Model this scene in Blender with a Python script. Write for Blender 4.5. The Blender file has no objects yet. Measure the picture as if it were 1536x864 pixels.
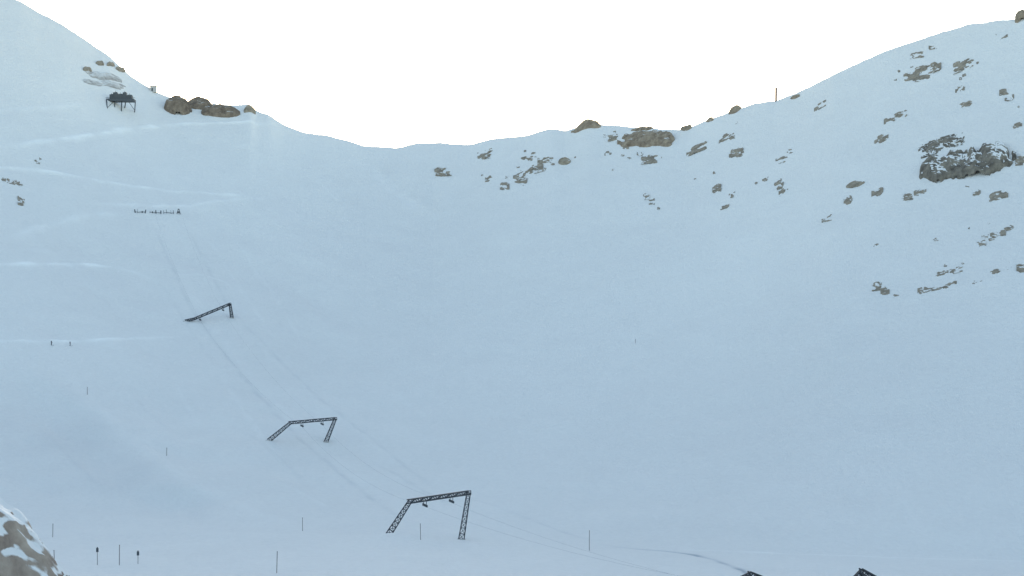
import bpy, math, random
import numpy as np
from mathutils import Vector, Matrix
random.seed(7)
F=768/math.tan(math.radians(15)); VH=632.0
Y0=430.0
scene=bpy.context.scene
# ------------------------------------------------------------ noise
def _h(ix,iy,seed):
    ix=ix.astype(np.int64); iy=iy.astype(np.int64)
    n=(ix*374761393+iy*668265263+seed*1442695041)&0xffffffff
    n=((n^(n>>13))*1274126177)&0xffffffff
    n=n^(n>>16)
    return (n&0xffff)/65535.0
def vn(x,y,seed=0):
    x=np.asarray(x,float);y=np.asarray(y,float)
    ix=np.floor(x);iy=np.floor(y);fx=x-ix;fy=y-iy
    fx=fx*fx*fx*(fx*(fx*6-15)+10);fy=fy*fy*fy*(fy*(fy*6-15)+10)
    a=_h(ix,iy,seed);b=_h(ix+1,iy,seed);c=_h(ix,iy+1,seed);d=_h(ix+1,iy+1,seed)
    return (a*(1-fx)+b*fx)*(1-fy)+(c*(1-fx)+d*fx)*fy
def fbm(x,y,seed=0,o=4):
    s=0;a=1;t=0
    for i in range(o):
        s=s+a*(vn(x*2**i,y*2**i,seed+i*17)-0.5)*2;t+=a;a*=0.5
    return s/t
def sst(a,b,x):
    t=np.clip((x-a)/(b-a),0,1);return t*t*(3-2*t)
# ------------------------------------------------------------ terrain
SK=[(-2647,50),(-1200,-60),(-600,-160),(-200,-75),(0,-8),(30,2),(60,20),(95,38),(130,62),(165,85),(195,114),(235,138),(255,146),(300,154),(350,157),(378,156),(383,166),(405,172),(425,187),(455,198),(490,203),(520,210),(545,219),(600,221),(625,213),(670,214),(705,217),(735,208),(790,203),(825,192),(850,196),(865,190),(880,184),(900,186),(915,187),(960,191),(1000,194),(1030,194),(1060,181),(1095,168),(1130,156),(1165,151),(1190,142),(1230,123),(1280,98),(1330,76),(1390,56),(1450,38),(1536,26),(1700,5),(2200,0),(4183,50)]
su=np.arange(-2700,4300,2.0)
sv=np.interp(su,[p[0] for p in SK],[p[1] for p in SK])
k=np.exp(-0.5*(np.arange(-120,121)*2/70.0)**2);k/=k.sum()
svs=np.convolve(np.pad(sv,120,mode='edge'),k,mode='valid')
k2=np.exp(-0.5*(np.arange(-6,7)*2/4.0)**2);k2/=k2.sum()
sv=np.convolve(np.pad(sv,6,mode='edge'),k2,mode='valid')
def Rr(u): return np.interp(u,[-2647,-300,150,650,900,1250,1536,1800,4183],[950,1020,1130,1160,1080,920,840,820,950])
def VB(u): return np.interp(u,[-2647,0,600,900,1536,4183],[815,800,802,822,842,815])
PATHS=[]
BK=None
MOUNDS=[]
def H(u,D,x,y,detail=True):
    R=Rr(u);vb=VB(u);vsm=np.interp(u,su,svs);vsk=np.interp(u,su,sv)
    s=np.clip((D-Y0)/(R-Y0),0,1)
    g=s**1.1
    v=vb+(vsm-vb)*g+(vsk-vsm)*sst(0.72,1.0,s)
    z=D*(VH-v)/F
    zb=Y0*(VH-vb)/F
    z=np.where(D<Y0,zb,z)
    zr=R*(VH-vsk)/F
    over=np.maximum(D-R,0)
    z=np.where(D>R,np.maximum(zr-over*0.5-0.004*over**2*(over<60),-60-0*over),z)
    z=np.where(D<Y0,np.maximum(z,-3-0.095*D),z)
    env=sst(Y0-60,Y0+120,D)*(1-0.85*sst(0.8,0.97,s))
    z=z+env*(3.6*fbm(x/150,y/190,3,3)+(1.0+1.6*(1-sst(300,700,u)))*fbm(x/34+0.4*y/34,y/60,11,3))
    z=z+0.3*fbm(x/14,y/22,5,3)*sst(40,200,D)*(1-0.6*sst(.9,1,s))
    z=z+0.9*np.exp(-((D-(412+10*np.sin(u/170.)))/14)**2)*(1-.9*sst(720,900,u))
    z=z+0.35*fbm(u/9.0,D/40.,29,3)*sst(.93,1,s)
    for mx,my,mr,mz in MOUNDS:
        z=z+mz*np.exp(-((x-mx)**2+((y-my)*.7)**2)/mr**2)
    if BK is not None:
        sd=x-np.interp(D,BK[0],BK[1])-3*fbm(D/30,D*0,9,2)
        win=sst(BK[0][0]-5,BK[0][0]+70,D)*(1-sst(BK[0][-1]-60,BK[0][-1],D))
        z=z-win*4.5*(1-sst(-20,2,sd))*np.exp(-(np.minimum(sd,0)/60)**2)
    return z
def bank_shade(u,D,x):
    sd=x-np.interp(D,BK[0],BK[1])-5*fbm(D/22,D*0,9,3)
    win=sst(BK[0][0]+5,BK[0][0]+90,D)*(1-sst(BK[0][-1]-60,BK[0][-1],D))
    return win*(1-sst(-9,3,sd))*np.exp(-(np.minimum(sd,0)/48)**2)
def g1(u,D):
    x=(u-768)/F*D
    return float(H(np.array([u],float),np.array([D],float),np.array([x]),np.array([D],float))[0])
def ground(u,v,smin=None):
    Ds=np.arange(300,float(Rr(u))+0.1,0.5)
    uu=np.full_like(Ds,u);x=(u-768)/F*Ds
    z=H(uu,Ds,x,Ds)
    vv=VH-F*z/Ds
    m=np.where(vv<=v)[0]
    i=m[0] if len(m) else int(np.argmin(vv))
    return Vector((x[i],Ds[i],z[i]))
def at(u,v,D): return Vector(((u-768)/F*D,D,(VH-v)/F*D))
def hxy(x,y):
    u=768+F*x/y
    return H(u,y,x,y)
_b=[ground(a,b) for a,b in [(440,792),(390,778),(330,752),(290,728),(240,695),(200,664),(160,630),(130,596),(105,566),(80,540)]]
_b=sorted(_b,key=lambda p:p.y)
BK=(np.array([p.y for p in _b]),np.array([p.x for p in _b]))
_m=[ground(a,b) for a,b in [(592,806),(700,806),(405,668),(492,662),(290,488),(350,484)]]
MOUNDS=[(p.x,p.y+3,5.5,.7) for p in _m]

def addpath(pts,w,tone,dz):
    P=[]
    for i in range(len(pts)-1):
        for t in np.linspace(0,1,8,endpoint=False):
            P.append((pts[i][0]*(1-t)+pts[i+1][0]*t,pts[i][1]*(1-t)+pts[i+1][1]*t))
    P.append(pts[-1])
    W=np.array([ground(a,b)[:2] for a,b in P])
    kk=np.array([1,2,3,2,1.])/9
    if len(W)>9:
        Wp=np.pad(W,((2,2),(0,0)),mode='edge')
        W=np.stack([np.convolve(Wp[:,j],kk,mode='valid') for j in (0,1)],-1)
    PATHS.append((W,w,tone,dz))
addpath([(-60,226),(0,221),(70,212),(140,203),(200,193),(270,186),(340,184),(415,186)],1.5,.9,.4)
addpath([(-60,168),(0,165),(80,162),(150,154)],1.5,.5,.3)
addpath([(-60,248),(0,252),(60,256),(120,266),(190,279),(260,287),(345,292),(400,298)],1.3,.9,.4)
addpath([(130,306),(200,308),(270,310),(345,299),(420,297)],1.5,.7,.3)
addpath([(10,362),(50,345),(100,330),(150,322),(210,320)],2.0,0.45,.3)
addpath([(-60,398),(0,397),(80,397),(150,398),(200,408),(240,424)],1.5,1.3,.4)
addpath([(262,414),(300,411),(340,424),(350,440)],1.2,.9,.4)
addpath([(-60,513),(0,512),(100,513),(200,508),(280,505)],1.3,1.5,.4)
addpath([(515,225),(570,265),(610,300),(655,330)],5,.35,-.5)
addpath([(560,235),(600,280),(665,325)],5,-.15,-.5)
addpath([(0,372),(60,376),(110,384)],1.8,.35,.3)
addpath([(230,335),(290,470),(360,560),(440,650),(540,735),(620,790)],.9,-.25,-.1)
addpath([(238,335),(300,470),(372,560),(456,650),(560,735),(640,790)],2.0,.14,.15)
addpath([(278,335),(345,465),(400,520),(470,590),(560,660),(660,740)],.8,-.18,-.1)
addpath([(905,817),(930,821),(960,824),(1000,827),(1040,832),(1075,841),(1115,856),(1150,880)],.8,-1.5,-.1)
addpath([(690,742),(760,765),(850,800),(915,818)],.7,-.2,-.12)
addpath([(960,822),(1200,832),(1380,838),(1600,844)],1.2,.6,.2)
addpath([(80,537),(130,593),(200,660),(290,724),(390,774),(460,792)],2.4,.12,.2)
rp=random.Random(3)
for (ua,va,ub,vb_) in [(430,340,520,390),(440,370,540,430),(330,560,420,690),(500,620,600,700),(260,560,300,640),(520,640,600,650),(470,260,560,330),(540,680,700,770),(360,640,470,740),(380,500,430,560),(180,560,260,650),(240,420,330,560),(100,330,200,360),(300,340,420,520),(330,330,470,540),(20,430,130,470),(140,440,230,500),(60,640,180,760),(300,200,420,250),(60,180,190,190),(350,700,520,780),(560,560,660,640)]:
    addpath([(ua,va),((ua+ub)/2+rp.uniform(-14,14),(va+vb_)/2+rp.uniform(-6,6)),(ub,vb_)],.8,rp.uniform(.12,.24)*rp.choice([1,1,-.6]),.12)

ucol=np.concatenate([np.arange(-260,1800,2.0)])
azc=np.arctan((ucol-768)/F)
a0=azc[0];a1=azc[-1]
left=np.linspace(-math.pi,a0,90)[:-1];right=np.linspace(a1,math.pi,90)[1:]
AZ=np.concatenate([left,azc,right])
AC=np.clip(AZ,-math.radians(50),math.radians(50))
U=768+F*np.tan(AC)
near=np.concatenate([np.linspace(4,250,26),np.linspace(258,330,30),np.linspace(331,Y0,130)])
sfar=np.linspace(0,1,600)[1:]
bey=np.array([2,5,10,18,30,50,90,160,300,600,1200,2500,5000])
R=Rr(U)
D=np.concatenate([np.repeat(near[:,None],len(U),1), Y0+sfar[:,None]*(R-Y0)[None,:], R[None,:]+bey[:,None]],0)
UU=np.repeat(U[None,:],D.shape[0],0)
d=D/np.cos(AC)[None,:]
X=d*np.sin(AZ)[None,:];Y=d*np.cos(AZ)[None,:]
Z=H(UU,D,X,Y)
tone=-.26*bank_shade(UU,D,X)*(Y>0)*(.6+.8*vn(X/9,Y/30,91))  # shade on the lower-left bank painted into the snow tone
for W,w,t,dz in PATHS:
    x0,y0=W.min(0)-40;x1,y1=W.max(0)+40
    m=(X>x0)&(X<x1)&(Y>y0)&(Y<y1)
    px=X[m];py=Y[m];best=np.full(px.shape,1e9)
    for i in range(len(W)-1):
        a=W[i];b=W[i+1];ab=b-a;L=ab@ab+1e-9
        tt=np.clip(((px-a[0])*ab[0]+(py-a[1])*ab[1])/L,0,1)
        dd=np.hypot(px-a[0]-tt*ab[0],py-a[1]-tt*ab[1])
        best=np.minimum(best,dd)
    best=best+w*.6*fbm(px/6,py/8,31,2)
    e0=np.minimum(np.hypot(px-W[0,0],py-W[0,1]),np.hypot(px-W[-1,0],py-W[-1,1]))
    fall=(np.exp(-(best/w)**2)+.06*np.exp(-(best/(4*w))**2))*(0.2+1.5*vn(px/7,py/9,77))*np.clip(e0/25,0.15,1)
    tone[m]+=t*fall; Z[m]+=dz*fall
nr,nc=Z.shape
co=np.stack([X,Y,Z],-1).reshape(-1,3)
idx=np.arange(nr*nc).reshape(nr,nc)
q=np.stack([idx[:-1,:-1],idx[:-1,1:],idx[1:,1:],idx[1:,:-1]],-1).reshape(-1,4)
def mk_mesh(name,co,q):
    me=bpy.data.meshes.new(name)
    me.vertices.add(len(co));me.vertices.foreach_set('co',np.asarray(co,np.float32).ravel())
    me.loops.add(len(q)*4);me.loops.foreach_set('vertex_index',np.asarray(q,np.int32).ravel())
    me.polygons.add(len(q));me.polygons.foreach_set('loop_start',np.arange(0,len(q)*4,4,dtype=np.int32))
    me.update(calc_edges=True);me.validate();return me
me=mk_mesh('snow_terrain',co,q)
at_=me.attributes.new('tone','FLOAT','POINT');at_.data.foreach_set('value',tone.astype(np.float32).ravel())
me.polygons.foreach_set('use_smooth',np.ones(len(me.polygons),bool))
terr=bpy.data.objects.new('snow_terrain',me);scene.collection.objects.link(terr)
terr['kind']='structure';terr['label']='snow covered mountain bowl with groomed tracks';terr['category']='snow terrain'

# ------------------------------------------------------------ materials
def newmat(n):
    m=bpy.data.materials.new(n);m.use_nodes=True
    nt=m.node_tree;b=nt.nodes['Principled BSDF'];return m,nt,b
def N(nt,t,**kw):
    n=nt.nodes.new(t)
    for k_,v_ in kw.items(): setattr(n,k_,v_)
    return n
def noise(nt,scale,detail=4,vec=None,rough=.55):
    n=N(nt,'ShaderNodeTexNoise');n.inputs['Scale'].default_value=scale;n.inputs['Detail'].default_value=detail;n.inputs['Roughness'].default_value=rough
    if vec is not None: nt.links.new(vec,n.inputs['Vector'])
    return n
def mathn(nt,op,a,b=None,c=None,clamp=False):
    n=N(nt,'ShaderNodeMath',operation=op);n.use_clamp=clamp
    for i,vv in enumerate((a,b,c)):
        if vv is None: continue
        if isinstance(vv,(int,float)): n.inputs[i].default_value=vv
        else: nt.links.new(vv,n.inputs[i])
    return n.outputs[0]
def mix(nt,f,a,b):
    n=N(nt,'ShaderNodeMix',data_type='RGBA')
    if isinstance(f,(int,float)): n.inputs[0].default_value=f
    else: nt.links.new(f,n.inputs[0])
    for i,vv in ((6,a),(7,b)):
        if isinstance(vv,tuple): n.inputs[i].default_value=(*vv,1)
        else: nt.links.new(vv,n.inputs[i])
    return n.outputs[2]
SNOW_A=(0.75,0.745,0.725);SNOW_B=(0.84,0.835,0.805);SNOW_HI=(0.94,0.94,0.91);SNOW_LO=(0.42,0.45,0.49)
def snowmat():
    m,nt,b=newmat('snow')
    g=N(nt,'ShaderNodeNewGeometry')
    mp=N(nt,'ShaderNodeMapping');mp.inputs['Scale'].default_value=(1,0.6,1.2);mp.inputs['Rotation'].default_value=(0,0,0.5)
    nt.links.new(g.outputs['Position'],mp.inputs['Vector'])
    n1=noise(nt,0.006,4,mp.outputs[0]);n2=noise(nt,0.06,6,mp.outputs[0]);n3=noise(nt,0.7,5,mp.outputs[0],.7)
    f=mathn(nt,'MULTIPLY_ADD',n1.outputs[0],1.3,-.15)
    f=mathn(nt,'MULTIPLY_ADD',n2.outputs[0],0.65,f)
    f=mathn(nt,'MULTIPLY_ADD',n3.outputs[0],1.2,f)
    f=mathn(nt,'SUBTRACT',f,0.90,clamp=True)
    c=mix(nt,f,SNOW_A,SNOW_B)
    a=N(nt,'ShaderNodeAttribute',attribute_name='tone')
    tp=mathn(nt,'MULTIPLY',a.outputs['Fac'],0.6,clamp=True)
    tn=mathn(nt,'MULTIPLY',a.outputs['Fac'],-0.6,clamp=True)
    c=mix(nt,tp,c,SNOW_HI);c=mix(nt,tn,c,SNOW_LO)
    nt.links.new(c,b.inputs['Base Color']);b.inputs['Roughness'].default_value=.85
    b.inputs['Specular IOR Level'].default_value=.2
    bp=N(nt,'ShaderNodeBump');bp.inputs['Strength'].default_value=1.0;bp.inputs['Distance'].default_value=1.3
    hh=mathn(nt,'MULTIPLY_ADD',n3.outputs[0],.45,n2.outputs[0])
    nt.links.new(hh,bp.inputs['Height']);nt.links.new(bp.outputs[0],b.inputs['Normal'])
    return m
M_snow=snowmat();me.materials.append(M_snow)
def rockmat(name,dark,light,lo,hi,sc):
    m,nt,b=newmat(name)
    g=N(nt,'ShaderNodeNewGeometry')
    n1=noise(nt,.35*sc,8,g.outputs['Position'],.7);n2=noise(nt,.2*sc,4,g.outputs['Position']);n3=noise(nt,.9*sc,5,g.outputs['Position'],.7)
    r=N(nt,'ShaderNodeValToRGB');r.color_ramp.elements[0].position=.35;r.color_ramp.elements[1].position=.68
    r.color_ramp.elements[0].color=(*dark,1);r.color_ramp.elements[1].color=(*light,1)
    nt.links.new(n1.outputs[0],r.inputs[0])
    sx=N(nt,'ShaderNodeSeparateXYZ');nt.links.new(g.outputs['Normal'],sx.inputs[0])
    f=mathn(nt,'MULTIPLY_ADD',n2.outputs[0],1.0,sx.outputs[2]);f=mathn(nt,'MULTIPLY_ADD',n3.outputs[0],.25,f)
    mr=N(nt,'ShaderNodeMapRange');mr.inputs['From Min'].default_value=lo;mr.inputs['From Max'].default_value=hi
    nt.links.new(f,mr.inputs['Value'])
    c=mix(nt,mr.outputs[0],r.outputs[0],(.76,.76,.74))
    nt.links.new(c,b.inputs['Base Color']);b.inputs['Roughness'].default_value=.9
    bp=N(nt,'ShaderNodeBump');bp.inputs['Strength'].default_value=.7;bp.inputs['Distance'].default_value=.5
    nt.links.new(n1.outputs[0],bp.inputs['Height']);nt.links.new(bp.outputs[0],b.inputs['Normal'])
    return m
M_rock=rockmat('brown_rock',(.16,.135,.10),(.38,.325,.25),1.50,1.57,1)
M_craggy=rockmat('craggy_rock',(.07,.06,.048),(.27,.24,.19),1.38,1.43,.7)
M_frost=rockmat('frosted_rock',(.26,.25,.24),(.46,.44,.42),1.0,1.6,1.3)
M_warm=rockmat('warm_rock',(.15,.11,.075),(.38,.31,.225),1.54,1.60,1)
M_dkwarm=rockmat('dark_brown_rock',(.10,.075,.055),(.27,.215,.16),1.50,1.56,1)
M_near=rockmat('near_rock',(.19,.14,.11),(.42,.35,.28),1.14,1.23,.55)
def plain(name,c,metal=0,r=.6):
    m,nt,b=newmat(name)
    g=N(nt,'ShaderNodeNewGeometry');n=noise(nt,1.5,5,g.outputs['Position'])
    cc=mix(nt,n.outputs[0],tuple(x*.7 for x in c),tuple(min(1,x*1.3) for x in c))
    nt.links.new(cc,b.inputs['Base Color']);b.inputs['Roughness'].default_value=r;b.inputs['Metallic'].default_value=metal
    return m
M_steel=plain('grey_steel',(.035,.04,.05),.2,.6)
M_dark=plain('dark_steel',(.06,.07,.08),.2,.6)
M_conc=plain('concrete',(.38,.37,.36),0,.9)
M_cable=plain('cable',(.12,.13,.15),0,.6)
M_pole=plain('pole_paint',(.12,.09,.09),0,.7)
M_hut=plain('hut_board',(.45,.44,.42),0,.8)
M_cloth=plain('dark_clothing',(.05,.05,.07),0,.9)

# ------------------------------------------------------------ rocks
def rock(cu,cv,w,h,mat=None,thr=None,hgt=1.0,name='rock',label=None,seed=0,soft=False,level=.75,amp_=None,rag=.5,po=None):
    P=ground(cu,cv+h*(po if po is not None else .45 if soft else .2))
    D0=P.y;px=D0/F
    Rm=float(Rr(cu))
    dD=abs((Rm-Y0)/(VB(cu)-np.interp(cu,su,svs)))
    b=h/2*dD*0.9
    if soft: b=min(b*.6,w/2*px*.9)
    A=h*px*hgt
    yl=ground(cu-w/2,cv+h*.4).y;yr=ground(cu+w/2,cv+h*.4).y
    sh=(yr-yl)/2*level
    if abs(sh)>b*3: sh=math.copysign(b*3,sh)
    nx=int(np.clip(w*1.6,16,230));ny=int(np.clip(h*3,16,190))
    gx=np.linspace(-1,1,nx);gy=np.linspace(-1,1,ny)
    GX,GY=np.meshgrid(gx,gy)
    wy=P.y+GY*b+GX*sh
    wx=(cu+GX*w/2*1.08-768)/F*wy
    base=hxy(wx,wy)
    r2=GX**2+GY**2
    if soft:
        sx_=max(1.0,w/30.)
        n=fbm(GX*sx_,GY*1.1,seed,3)
        f=1.0*(1-(GX**2*1.05+GY**2*1.05))+rag*n+.12*fbm(GX*sx_*3,GY*3,seed+3,3)
        off=np.where(f>0,np.sqrt(np.clip(f,0,2))*.62,f*2)
        fc=fbm(GX*sx_*.9+GY*.6,GY*3.2-GX*.8,seed+9,3)
        fc=.4*fc+.6*(np.floor(fc*5)/5+.2*sst(.6,1,fc*5-np.floor(fc*5)))
        off=off+.18*np.where(f>0,fc,0)*np.clip(f*3,0,1)
        off=off*A
    else:
        sx_=max(1.1,w/14.);sy_=max(1.1,h/8.)
        n=fbm(GX*sx_*.8+GY*sy_*.15,GY*sy_*.9-GX*sx_*.1,seed,4)
        n2_=fbm(GX*sx_*2.2,GY*sy_*2.2-GX*sx_*.4,seed+40,2)
        t=0.30 if thr is None else thr
        f=.7*(1-r2)+2.3*n+.45*n2_-t
        amp=(amp_ or .15)*(1+.5*fbm(GX*sx_*.7,GY*sy_*.7,seed+60,2))
        off=np.where(f>0,(1-np.exp(-np.clip(f,0,3)*3.0))*amp+.02*n2_*sst(0,.3,f),f*.5)*A
    zz=base+np.where(off>0,off,np.maximum(off*1.2,-3))-.10
    co=np.stack([wx-P.x,wy-P.y,zz-P.z],-1).reshape(-1,3)
    idx=np.arange(nx*ny).reshape(ny,nx)
    q=np.stack([idx[:-1,:-1],idx[:-1,1:],idx[1:,1:],idx[1:,:-1]],-1).reshape(-1,4)
    o_=off.ravel();keep=(o_[q].max(1)>0);q=q[keep]
    if len(q)<4:return None
    used=np.unique(q);mp=np.full(len(co),-1);mp[used]=np.arange(len(used))
    m=mk_mesh(name,co[used],mp[q]);m.materials.append(mat or M_rock)
    if soft and w<100: m.polygons.foreach_set('use_smooth',np.ones(len(m.polygons),bool))
    ob=bpy.data.objects.new(name,m);ob.location=P;scene.collection.objects.link(ob)
    ob['category']='rock';ob['group']='rocks on the snowy slopes'
    if label is None:
        if w>=45: label='large grey-brown rock outcrop breaking through the snow slope'
        elif w>=22: label='jagged brown rock ledge half buried in snow'
        elif w>=8: label='small brown rock poking out of the snow'
        else: label='tiny brown stone barely showing through the snow'
    ob['label']=label
    return ob
RC='brown boulder sitting on the snowy ridge crest'
rocks=[(32,301,9,12),(22,272,20,8),(5,268,7,6),(57,240,9,8),
(660,256,14,12),(672,260,9,6),(728,230,20,12),(737,268,16,10),(757,278,12,9),(780,270,18,12),(790,258,16,10),(804,248,18,10),(818,240,20,10),(812,252,18,8),(793,234,20,10),(775,262,9,6),
(920,202,14,12),(935,218,14,10),(977,237,26,12),(1045,222,26,11),
(1090,204,20,12),(1104,228,18,14),(1175,238,20,9),(1230,158,15,8),(1075,280,11,14),(1087,309,11,7),(1098,292,8,7),(970,294,9,8),(976,302,10,8),
(1168,276,12,12),(1175,286,12,8),(1367,112,20,12),(1386,102,28,10),(1402,99,16,14),(1382,116,22,8),(1445,96,26,12),(1438,104,14,8),(1375,82,18,8),(1350,171,18,9),(1334,179,14,7),(1322,207,18,10),(1450,153,18,9),
(1272,299,11,11),(1316,288,15,10),(1362,294,18,9),(1380,286,16,9),(1498,292,24,11),(1465,288,10,8),(1240,327,13,8),(1472,364,12,9),(1484,356,18,9),(1497,348,20,9),(1512,341,14,7),(1478,352,10,6),
(1403,358,10,6),(1316,428,14,12),(1326,436,14,10),(1345,442,10,6),(1388,434,20,10),(1410,430,22,9),(1428,424,12,6),(1412,409,18,8),(1432,405,20,8),(1495,407,16,8),(1510,401,12,6),(1533,400,14,14),(1465,420,14,6),
(1530,240,12,12),(1506,136,12,9),(1514,146,12,8),(1505,55,11,6),(1400,70,12,6),(912,230,9,7),(1315,366,8,5),(1185,226,8,6),(1148,268,8,6),(1440,132,12,8),(1525,188,13,9),(960,230,8,6)]
for i,(a,b,w,h) in enumerate(rocks): rock(a,b,w*1.1,h*1.15,seed=100+i*7,thr=.08,level=.45+.5*((i*37)%10)/10)
rr=random.Random(11)
for i in range(50):
    a,b,w,h=rr.choice([r_ for r_ in rocks if r_[0]>600])
    a+=rr.gauss(0,24);b+=rr.gauss(0,9)
    if a>1530 or b<float(np.interp(a,su,sv))+8: continue
    rock(a,b,rr.uniform(3,6),rr.uniform(2.5,4.5),seed=3000+i*3,thr=-.25,hgt=1.2,level=.8)
rock(1283,271,26,14,soft=True,hgt=.5,seed=71);rock(847,236,20,20,soft=True,hgt=.6,seed=77)
BIG='broad dark craggy outcrop with snow caught on its ledges'
rock(1450,231,138,74,M_craggy,soft=True,hgt=.34,seed=915,label=BIG,level=.8,rag=.8,po=.20)
rock(1412,214,64,18,M_craggy,thr=-.15,seed=919,label='broken dark rock ledge beside a large outcrop',level=.6)
rock(1400,224,40,14,M_craggy,thr=-.1,seed=927,label='broken dark rock ledge beside a large outcrop',level=.6)
rock(970,205,82,36,M_warm,soft=True,hgt=.45,seed=911,label='large tan rock slab just under the ridge crest',rag=.9,po=.2,level=1.0)
rock(965,190,34,8,M_warm,soft=True,hgt=.7,seed=913,label='low tan rock along the ridge crest')
for i,(a,b,w,h,mt) in enumerate([(267,151,40,32,M_dkwarm),(300,150,34,20,M_dkwarm),(330,161,56,22,M_dkwarm)]):
    rock(a,b,w,h,mt,soft=True,hgt=.9,seed=933+i*3,label='rounded brown boulder on the ridge crest above the slope' if i==0 else 'dark craggy boulder beside others on the ridge crest',rag=.3)
rock(374,160,18,12,M_rock,soft=True,seed=941,label=RC)
for i,(a,b,w,h) in enumerate([(879,184,42,14),(1030,189,18,10),(1102,160,20,14),(1065,177,12,8),(1193,144,14,7),(1532,14,18,24)]):
    rock(a,b,w,h,M_warm,soft=True,hgt=.9,seed=951+i*5,label=RC)
for i,(a,b,w,h) in enumerate([(132,101,14,11),(150,92,12,10),(166,93,13,10),(181,101,14,11),(156,106,50,20),(168,120,40,16),(142,118,30,14)]):
    if i<4: rock(a,b,w,h,M_rock,soft=True,hgt=.7,seed=991+i*5,label='grey rock on the steep upper slope',level=.9)
    else: rock(a,b,w,h,M_frost,soft=True,hgt=.30,rag=.9,seed=991+i*5,label='snow dusted grey rock on the steep upper slope',level=.9)

# near knoll
def knoll():
    D0=205.;cx=(-150-768)/F*D0
    zb=g1(-150,D0)-1
    n=200;g=np.linspace(-1,1,n);GX,GY=np.meshgrid(g,g)
    rad=20.8
    wx=GX*rad;wy=GY*rad
    r=np.hypot(GX,GY)
    base=np.clip(1-r**2.3,-.3,1)
    hgt=21.0*base+1.6*fbm(wx/9,wy/9,5,3)*np.clip(base*3,0,1)
    ang=np.abs(fbm(wx/5+9,wy/6,8,3));hgt+=-2.2*ang*np.clip(base*3,0,1)
    hgt+=.3*fbm(wx/1.6,wy/1.6,15,3)
    hh=hgt+.6*wx+1.4*fbm(wx/6,wy/6,25,2)
    st=np.floor(hh/2.6)*2.6;hgt=hgt+.35*((st+2.6*sst(.35,.9,(hh-st)/2.6))-hh)
    wx=wx+.9*fbm(wy/4,hgt/2,3,3)
    co=np.stack([wx,wy,hgt-.5],-1).reshape(-1,3)
    idx=np.arange(n*n).reshape(n,n)
    q=np.stack([idx[:-1,:-1],idx[:-1,1:],idx[1:,1:],idx[1:,:-1]],-1).reshape(-1,4)
    m=mk_mesh('rock_knoll',co,q);m.materials.append(M_near)
    m.polygons.foreach_set('use_smooth',np.ones(len(m.polygons),bool))
    ob=bpy.data.objects.new('rock_knoll',m);ob.location=(cx,D0,zb);scene.collection.objects.link(ob)
    ob['label']='rounded reddish brown rock knoll streaked with snow';ob['category']='rock'
knoll()

# ------------------------------------------------------------ stick geometry
def stick(vs,fs,p,q,r,n=4):
    p=Vector(p);q=Vector(q);dz=(q-p)
    if dz.length<1e-6:return
    rot=dz.to_track_quat('Z','Y').to_matrix();b=len(vs)
    for e in (p,q):
        for i in range(n):
            a=2*math.pi*(i+.5)/n
            vs.append(e+rot@Vector((math.cos(a)*r,math.sin(a)*r,0)))
    for i in range(n):
        j=(i+1)%n;fs.append((b+i,b+j,b+n+j,b+n+i))
    fs.append(tuple(b+i for i in reversed(range(n))));fs.append(tuple(b+n+i for i in range(n)))
def box(vs,fs,c,s,R=None):
    c=Vector(c);b=len(vs)
    for z in(-1,1):
        for y in(-1,1):
            for x in(-1,1):
                v=Vector((x*s[0]/2,y*s[1]/2,z*s[2]/2))
                if R:v=R@v
                vs.append(c+v)
    for f in((0,2,3,1),(4,5,7,6),(0,1,5,4),(2,6,7,3),(0,4,6,2),(1,3,7,5)):fs.append(tuple(b+i for i in f))
def obj(name,vs,fs,mat,parent=None,loc=Vector((0,0,0)),smooth=False):
    m=bpy.data.meshes.new(name);m.from_pydata([v-loc for v in vs],[],fs);m.update();m.materials.append(mat)
    if smooth:
        for p_ in m.polygons:p_.use_smooth=True
    o=bpy.data.objects.new(name,m);scene.collection.objects.link(o)
    if parent:o.parent=parent
    else:o.location=loc
    return o
def empty(name,loc,label,cat,group=None):
    e=bpy.data.objects.new(name,None);e.location=loc;scene.collection.objects.link(e)
    e['label']=label;e['category']=cat
    if group:e['group']=group
    return e
def lattice(vs,fs,p,q,w0,w1,side,nb,rc=.09,rd=.055):
    p=Vector(p);q=Vector(q);ax=(q-p).normalized();s=(side-ax*side.dot(ax)).normalized();t=ax.cross(s)
    C=[(1,1),(1,-1),(-1,-1),(-1,1)]
    def pt(k_,c):
        w=w0+(w1-w0)*k_;return p+(q-p)*k_+s*c[0]*w/2+t*c[1]*w/2
    for c in C:stick(vs,fs,pt(0,c),pt(1,c),rc)
    for i in range(nb):
        k0=i/nb;k1=(i+1)/nb
        for j in range(4):
            a=C[j];b=C[(j+1)%4]
            if i%2:a,b=b,a
            stick(vs,fs,pt(k0,a),pt(k1,b),rd)
            stick(vs,fs,pt(k1,C[j]),pt(k1,C[(j+1)%4]),rd)
ROLL=[]
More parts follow.
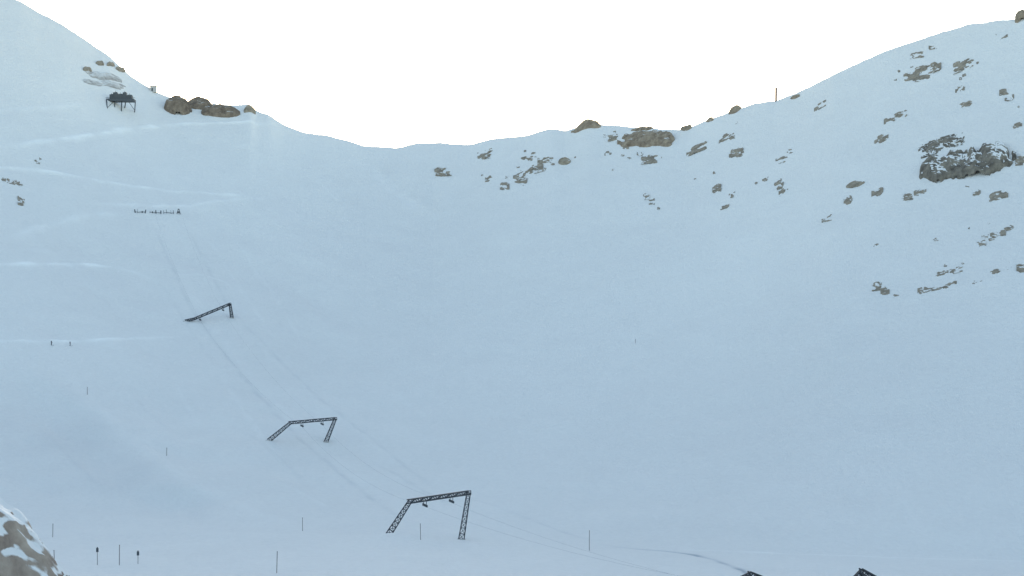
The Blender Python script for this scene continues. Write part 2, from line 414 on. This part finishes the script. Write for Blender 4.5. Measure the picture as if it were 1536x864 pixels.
def portal(fL,bL,bR,fR,label,D=None,yaw=0,sc=1,rollers=(.25,.7)):
    if D is None:
        gl=ground(*fL);gr=ground(*fR)
        mid=(gl.y+gr.y)/2;hd=max(-7,min(7,(gr.y-gl.y)/2))
        Dl=mid-hd;Dr=mid+hd
    else: Dl=D-yaw;Dr=D+yaw
    gl=at(fL[0],fL[1],Dl);gl.z=g1(fL[0],Dl);gr=at(fR[0],fR[1],Dr);gr.z=g1(fR[0],Dr)
    tl=at(bL[0],bL[1],Dl);tr=at(bR[0],bR[1],Dr)
    c=(gl+gr)/2
    e=empty('lift_portal',c,label,'ski lift pylon','lattice pylons of the drag lift')
    Yv=Vector((0,1,0));Zv=Vector((0,0,1))
    for g_,t_ in((gl,tl),(gr,tr)):
        vs=[];fs=[];lattice(vs,fs,g_-(t_-g_)*.01,t_,1.2*sc,.8*sc,Yv,8,.15*sc,.09*sc)
        obj('leg',vs,fs,M_steel,e,c)
        vs=[];fs=[];box(vs,fs,g_+Vector((0,0,-.4)),(1.8*sc,1.8*sc,1.0));obj('footing',vs,fs,M_conc,e,c)
    ax=(tr-tl).normalized()
    vs=[];fs=[];lattice(vs,fs,tl-ax*.5,tr+ax*.3,.8*sc,.8*sc,Zv,14,.15*sc,.09*sc)
    obj('crossbeam',vs,fs,M_steel,e,c)
    out=[]
    ld=Vector((-.55,.83,.2)).normalized()
    for k_ in rollers:
        p=tl+(tr-tl)*k_
        vs=[];fs=[]
        stick(vs,fs,p+Vector((-.3,0,-.3)),p+Vector((-.3,0,-1.3*sc)),.1);stick(vs,fs,p+Vector((.3,0,-.3)),p+Vector((.3,0,-1.3*sc)),.1)
        stick(vs,fs,p-ld*1.0+Vector((0,0,-1.2*sc)),p+ld*1.0+Vector((0,0,-1.2*sc)),.13)
        for j in range(4):
            cc=p+ld*(-.8+.53*j)+Vector((0,0,-1.4*sc));sd=Vector((ld.y,-ld.x,0)).normalized()
            stick(vs,fs,cc-sd*.1,cc+sd*.1,.25,10)
        obj('roller_assembly',vs,fs,M_dark,e,c)
        out.append(p+Vector((0,0,-1.66*sc)))
    ROLL.append(out)
portal((278,482),(292,478),(345,456),(348,477),'grey lattice lift pylon high up, one leg drifted in snow',rollers=(.15,.8))
portal((403,665),(436,634),(503,628),(489,656),'grey lattice lift portal with one strongly splayed leg on the slope')
portal((583,803),(615,752),(703,739),(692,801),'large grey lattice lift portal standing on the snow bench')
portal((1080,945),(1126,862),(1215,896),(1205,945),'grey steel lift portal beside the ski track',D=335,yaw=3)
portal((1250,945),(1293,858),(1375,903),(1385,945),'grey steel lift portal standing on flat snow',D=320,yaw=3)

# cables
def cable(pts,name,label):
    vs=[];fs=[]
    P=[]
    for a,b in zip(pts[:-1],pts[1:]):
        L=(b-a).length
        for t in np.linspace(0,1,14,endpoint=False):
            p=a.lerp(b,t);p=p-Vector((0,0,L*.018*4*t*(1-t)));P.append(p)
    P.append(pts[-1])
    for a,b in zip(P[:-1],P[1:]):stick(vs,fs,a,b,.011,5)
    o=obj(name,vs,fs,M_cable,None,pts[0]);o['label']=label;o['category']='lift cable';o['group']='haul cables of the drag lift'
tA=ground(228,318)+Vector((0,0,3));tB=ground(272,330)+Vector((0,0,3))
cable([tA]+[r[0] for r in ROLL[:4]],'lift_cable','thin dark haul cable strung between the lattice lift pylons')
cable([tB]+[r[1] for r in ROLL[:4]],'lift_cable','thin dark haul cable strung between the lattice lift pylons')

# ------------------------------------------------------------ top fence + small items
def fence(u0,v0,u1,v1,n,label):
    c=ground((u0+u1)/2,(v0+v1)/2);e=empty('safety_fence',c,label,'fence')
    pts=[]
    for i in range(n):
        t=min(1,max(0,(i+random.uniform(-.35,.35))/(n-1)));g_=ground(u0+(u1-u0)*t,v0+(v1-v0)*t+random.uniform(-.8,.8));pts.append(g_)
        vs=[];fs=[];hh=.7+1.5*random.random();stick(vs,fs,g_-Vector((0,0,.3)),g_+Vector((random.uniform(-.4,.4),0,hh)),random.choice([.07,.12,.26]),6);obj('post',vs,fs,M_dark,e,c)
    for lo_,hi_ in((0,3),(4,7),(8,n-1)):
        vs=[];fs=[]
        for a,b in zip(pts[lo_:hi_],pts[lo_+1:hi_+1]):
            stick(vs,fs,a+Vector((0,0,.5)),b+Vector((0,0,.5)),.15)
        obj('rail',vs,fs,M_dark,e,c)
    return e
fence(203,320,262,321,12,'dark low fence with uneven posts beside the lift top')
def returnst():
    g_=ground(268,321);e=empty('return_station',g_,'small dark steel A-frame return station with a wheel','lift station')
    vs=[];fs=[]
    for sx_ in(-1,1):
        for sy_ in(-1,1):stick(vs,fs,g_+Vector((sx_*.8,sy_*.8,-.3)),g_+Vector((sx_*.15,sy_*.15,2.5)),.12)
    box(vs,fs,g_+Vector((0,0,.9)),(.9,.9,.7))
    obj('frame',vs,fs,M_dark,e,g_)
    vs=[];fs=[];stick(vs,fs,g_+Vector((0,0,2.3)),g_+Vector((0,0,2.5)),.5,16);obj('wheel',vs,fs,M_dark,e,g_)
returnst()

# platform structure top left
def platform():
    feet=[ground(161,164),ground(172,161),ground(182,167),ground(187,162),ground(202,168)]
    Dm=sum(f_.y for f_ in feet)/5
    c=ground(182,166);px=Dm/F
    e=empty('steel_platform',c,'dark steel platform on several legs with machinery on steep snow','lift station')
    top=at(182,151,Dm)
    W=40*px
    for u_,f_ in zip((160,172,183,188,203),feet):
        vs=[];fs=[];t_=at(u_*.9+182*.1,151,Dm);t_.y=f_.y*.3+Dm*.7
        stick(vs,fs,f_-Vector((0,0,.5)),t_,.36);obj('leg',vs,fs,M_dark,e,c)
    vs=[];fs=[];box(vs,fs,top,(W*1.02,6,1.2));obj('deck',vs,fs,M_dark,e,c)
    for x,w,h_ in((-.36,.14,8),(-.22,.16,11),(-.04,.2,8.5),(.13,.13,11),(.3,.22,7)):
        vs=[];fs=[];hh=h_*px;cc=top+Vector((x*W,.5,.4+hh/2))
        box(vs,fs,cc,(w*W,3,hh));box(vs,fs,cc+Vector((.2,0,hh/2+.15)),(w*W*.6,1.6,.3));stick(vs,fs,cc+Vector((0,-1.3,0)),cc+Vector((.2,-1.3,hh/2+.9)),.12)
        obj('machine_housing',vs,fs,M_dark,e,c)
    vs=[];fs=[]
    for a,b in((0,2),(4,2)):stick(vs,fs,feet[a]+Vector((0,0,.8)),at((172,192)[a==4],151,Dm),.14)
    z=top
    stick(vs,fs,z+Vector((-.55*W,-2.9,1.3)),z+Vector((.55*W,-2.9,1.3)),.09)
    for k_ in range(9):
        x=-.5*W+W*k_/8;stick(vs,fs,z+Vector((x,-2.9,.4)),z+Vector((x,-2.9,1.3)),.08)
    obj('railing',vs,fs,M_dark,e,c)
platform()
def hut():
    c=ground(230,138);px=c.y/F;e=empty('mountain_hut',c,'tiny pale board hut standing on the snowy ridge crest','hut')
    w=9*px;vs=[];fs=[];box(vs,fs,c+Vector((0,0,1.2)),(w,3,3.4));obj('wall',vs,fs,M_hut,e,c)
    vs=[];fs=[];hw=w/2+.3
    z=c.z+2.9
    vs+= [Vector((c.x-hw,c.y-1.9,z)),Vector((c.x+hw,c.y-1.9,z)),Vector((c.x+hw,c.y+1.9,z)),Vector((c.x-hw,c.y+1.9,z)),Vector((c.x-hw,c.y,z+.7)),Vector((c.x+hw,c.y,z+.7))]
    fs+=[(0,1,5,4),(2,3,4,5),(0,4,3),(1,2,5),(3,2,1,0)]
    obj('roof',vs,fs,M_conc,e,c)
    vs=[];fs=[];box(vs,fs,c+Vector((-.4,-1.52,1.0)),(.9,.08,1.8));obj('door',vs,fs,M_dark,e,c)
hut()

# ------------------------------------------------------------ marker poles
def pole(u,v0,v1,head=False,r=.05,lean=0):
    g_=ground(u,v1);px=g_.y/F;h=(v1-v0)*px
    if v1<200: h=max(h,(VH-v0)*px-g_.z)
    e=empty('marker_pole',g_,'thin marker pole with a dark head stuck in the snow' if head else 'thin dark marker pole planted upright in the snow','pole','piste marker poles')
    vs=[];fs=[];stick(vs,fs,g_-Vector((0,0,.4)),g_+Vector((lean,0,h)),r,8);obj('shaft',vs,fs,M_pole,e,g_)
    vs=[];fs=[]
    if head:
        stick(vs,fs,g_+Vector((lean,0,h-.75)),g_+Vector((lean,0,h-.05)),.22,10);stick(vs,fs,g_+Vector((lean,0,h-.05)),g_+Vector((lean,0,h+.12)),.1,10);obj('head',vs,fs,M_dark,e,g_)
    else:
        stick(vs,fs,g_+Vector((lean,0,h-.02)),g_+Vector((lean,0,h+.06)),r*1.6,8);obj('cap',vs,fs,M_pole,e,g_)
for i,a in enumerate([(79,786,806),(82,826,847),(179,818,848),(415,828,860),(454,777,797),(884,796,826),(631,786,810),(250,672,684),(131,581,593),(953,509,515),(1164,132,152)]):
    pole(*a,r=.06 if a[2]>700 else .08 if a[2]>200 else .6,lean=[.06,-.12,.03,.1,-.05,.02,-.08,.05,0,0,.1][i])
pole(146,822,848,True);pole(207,827,846,True)
# ------------------------------------------------------------ skiers
def person(u,v,label,face):
    g_=ground(u,v)
    J=[(0,0,.98),(0,0,1.2),(0,.03,1.42),(0,.02,1.55),(0,.0,1.70),(.2,.0,1.42),(.3,-.08,1.15),(.28,-.3,1.0),(-.2,0,1.42),(-.3,-.08,1.15),(-.28,-.3,1.0),(.1,0,.93),(.13,-.1,.5),(.14,.05,.08),(.14,-.15,.04),(-.1,0,.93),(-.13,-.1,.5),(-.14,.05,.08),(-.14,-.15,.04)]
    E=[(0,1),(1,2),(2,3),(3,4),(2,5),(5,6),(6,7),(2,8),(8,9),(9,10),(0,11),(11,12),(12,13),(13,14),(0,15),(15,16),(16,17),(17,18)]
    Rd=[.17,.16,.17,.07,.12,.085,.065,.05,.085,.065,.05,.12,.09,.07,.07,.12,.09,.07,.07]
    m=bpy.data.meshes.new('person');m.from_pydata([Vector(j) for j in J],E,[]);m.materials.append(M_cloth)
    o=bpy.data.objects.new('person',m);scene.collection.objects.link(o);o.location=g_;o.rotation_euler=(0,0,face)
    sk=o.modifiers.new('Skin','SKIN')
    for i,sv_ in enumerate(m.skin_vertices[0].data if len(m.skin_vertices) else []):sv_.radius=(Rd[i],Rd[i]);sv_.use_root=(i==0)
    ss=o.modifiers.new('Sub','SUBSURF');ss.levels=1;ss.render_levels=1
    o['label']=label;o['category']='person'
    for s in(-1,1):
        vs=[];fs=[];box(vs,fs,(s*.14,-.05,.0),(.1,1.7,.03));box(vs,fs,(s*.14,-.95,.05),(.1,.2,.03),Matrix.Rotation(-.5,3,'X'));obj('ski',vs,fs,M_dark,o)
person(77,518,'person in dark ski clothing standing on skis on the groomed track',1.2)
person(105,519,'person in dark ski clothing on skis with knees bent',1.4)

# ------------------------------------------------------------ light, camera
SUN_EL=11.0;SUN_AZ=-4.0
w=bpy.data.worlds.new('World');scene.world=w;w.use_nodes=True
nt=w.node_tree;bg=nt.nodes['Background']
sk=nt.nodes.new('ShaderNodeTexSky');sk.sky_type='NISHITA';sk.sun_disc=False
sk.sun_elevation=math.radians(SUN_EL);sk.sun_rotation=math.radians(SUN_AZ)
sk.altitude=2500;sk.dust_density=3.0;sk.air_density=1.0;sk.ozone_density=0.5
wb=nt.nodes.new('ShaderNodeMix');wb.data_type='RGBA';wb.blend_type='MULTIPLY';wb.inputs[0].default_value=1
wb.inputs[7].default_value=(1.13,1.03,.88,1)
nt.links.new(sk.outputs[0],wb.inputs[6]);nt.links.new(wb.outputs[2],bg.inputs[0]);bg.inputs[1].default_value=.495
sl=bpy.data.lights.new('sun','SUN');sl.energy=2.5;sl.angle=math.radians(.5);sl.color=(1,.93,.82)
so=bpy.data.objects.new('sun',sl);scene.collection.objects.link(so)
el=math.radians(SUN_EL);az=math.radians(SUN_AZ)
sd=Vector((math.sin(az)*math.cos(el),math.cos(az)*math.cos(el),math.sin(el)))
so.rotation_euler=sd.to_track_quat('Z','Y').to_euler()
cam=bpy.data.cameras.new('camera');cam.sensor_width=36;cam.lens=18/math.tan(math.radians(15));cam.shift_y=(VH-432)/1536
cam.clip_end=20000;cam.clip_start=1
co_=bpy.data.objects.new('camera',cam);co_.rotation_euler=(math.pi/2,0,0);scene.collection.objects.link(co_);scene.camera=co_
scene.view_settings.view_transform='Standard';scene.view_settings.look='None';scene.view_settings.exposure=0
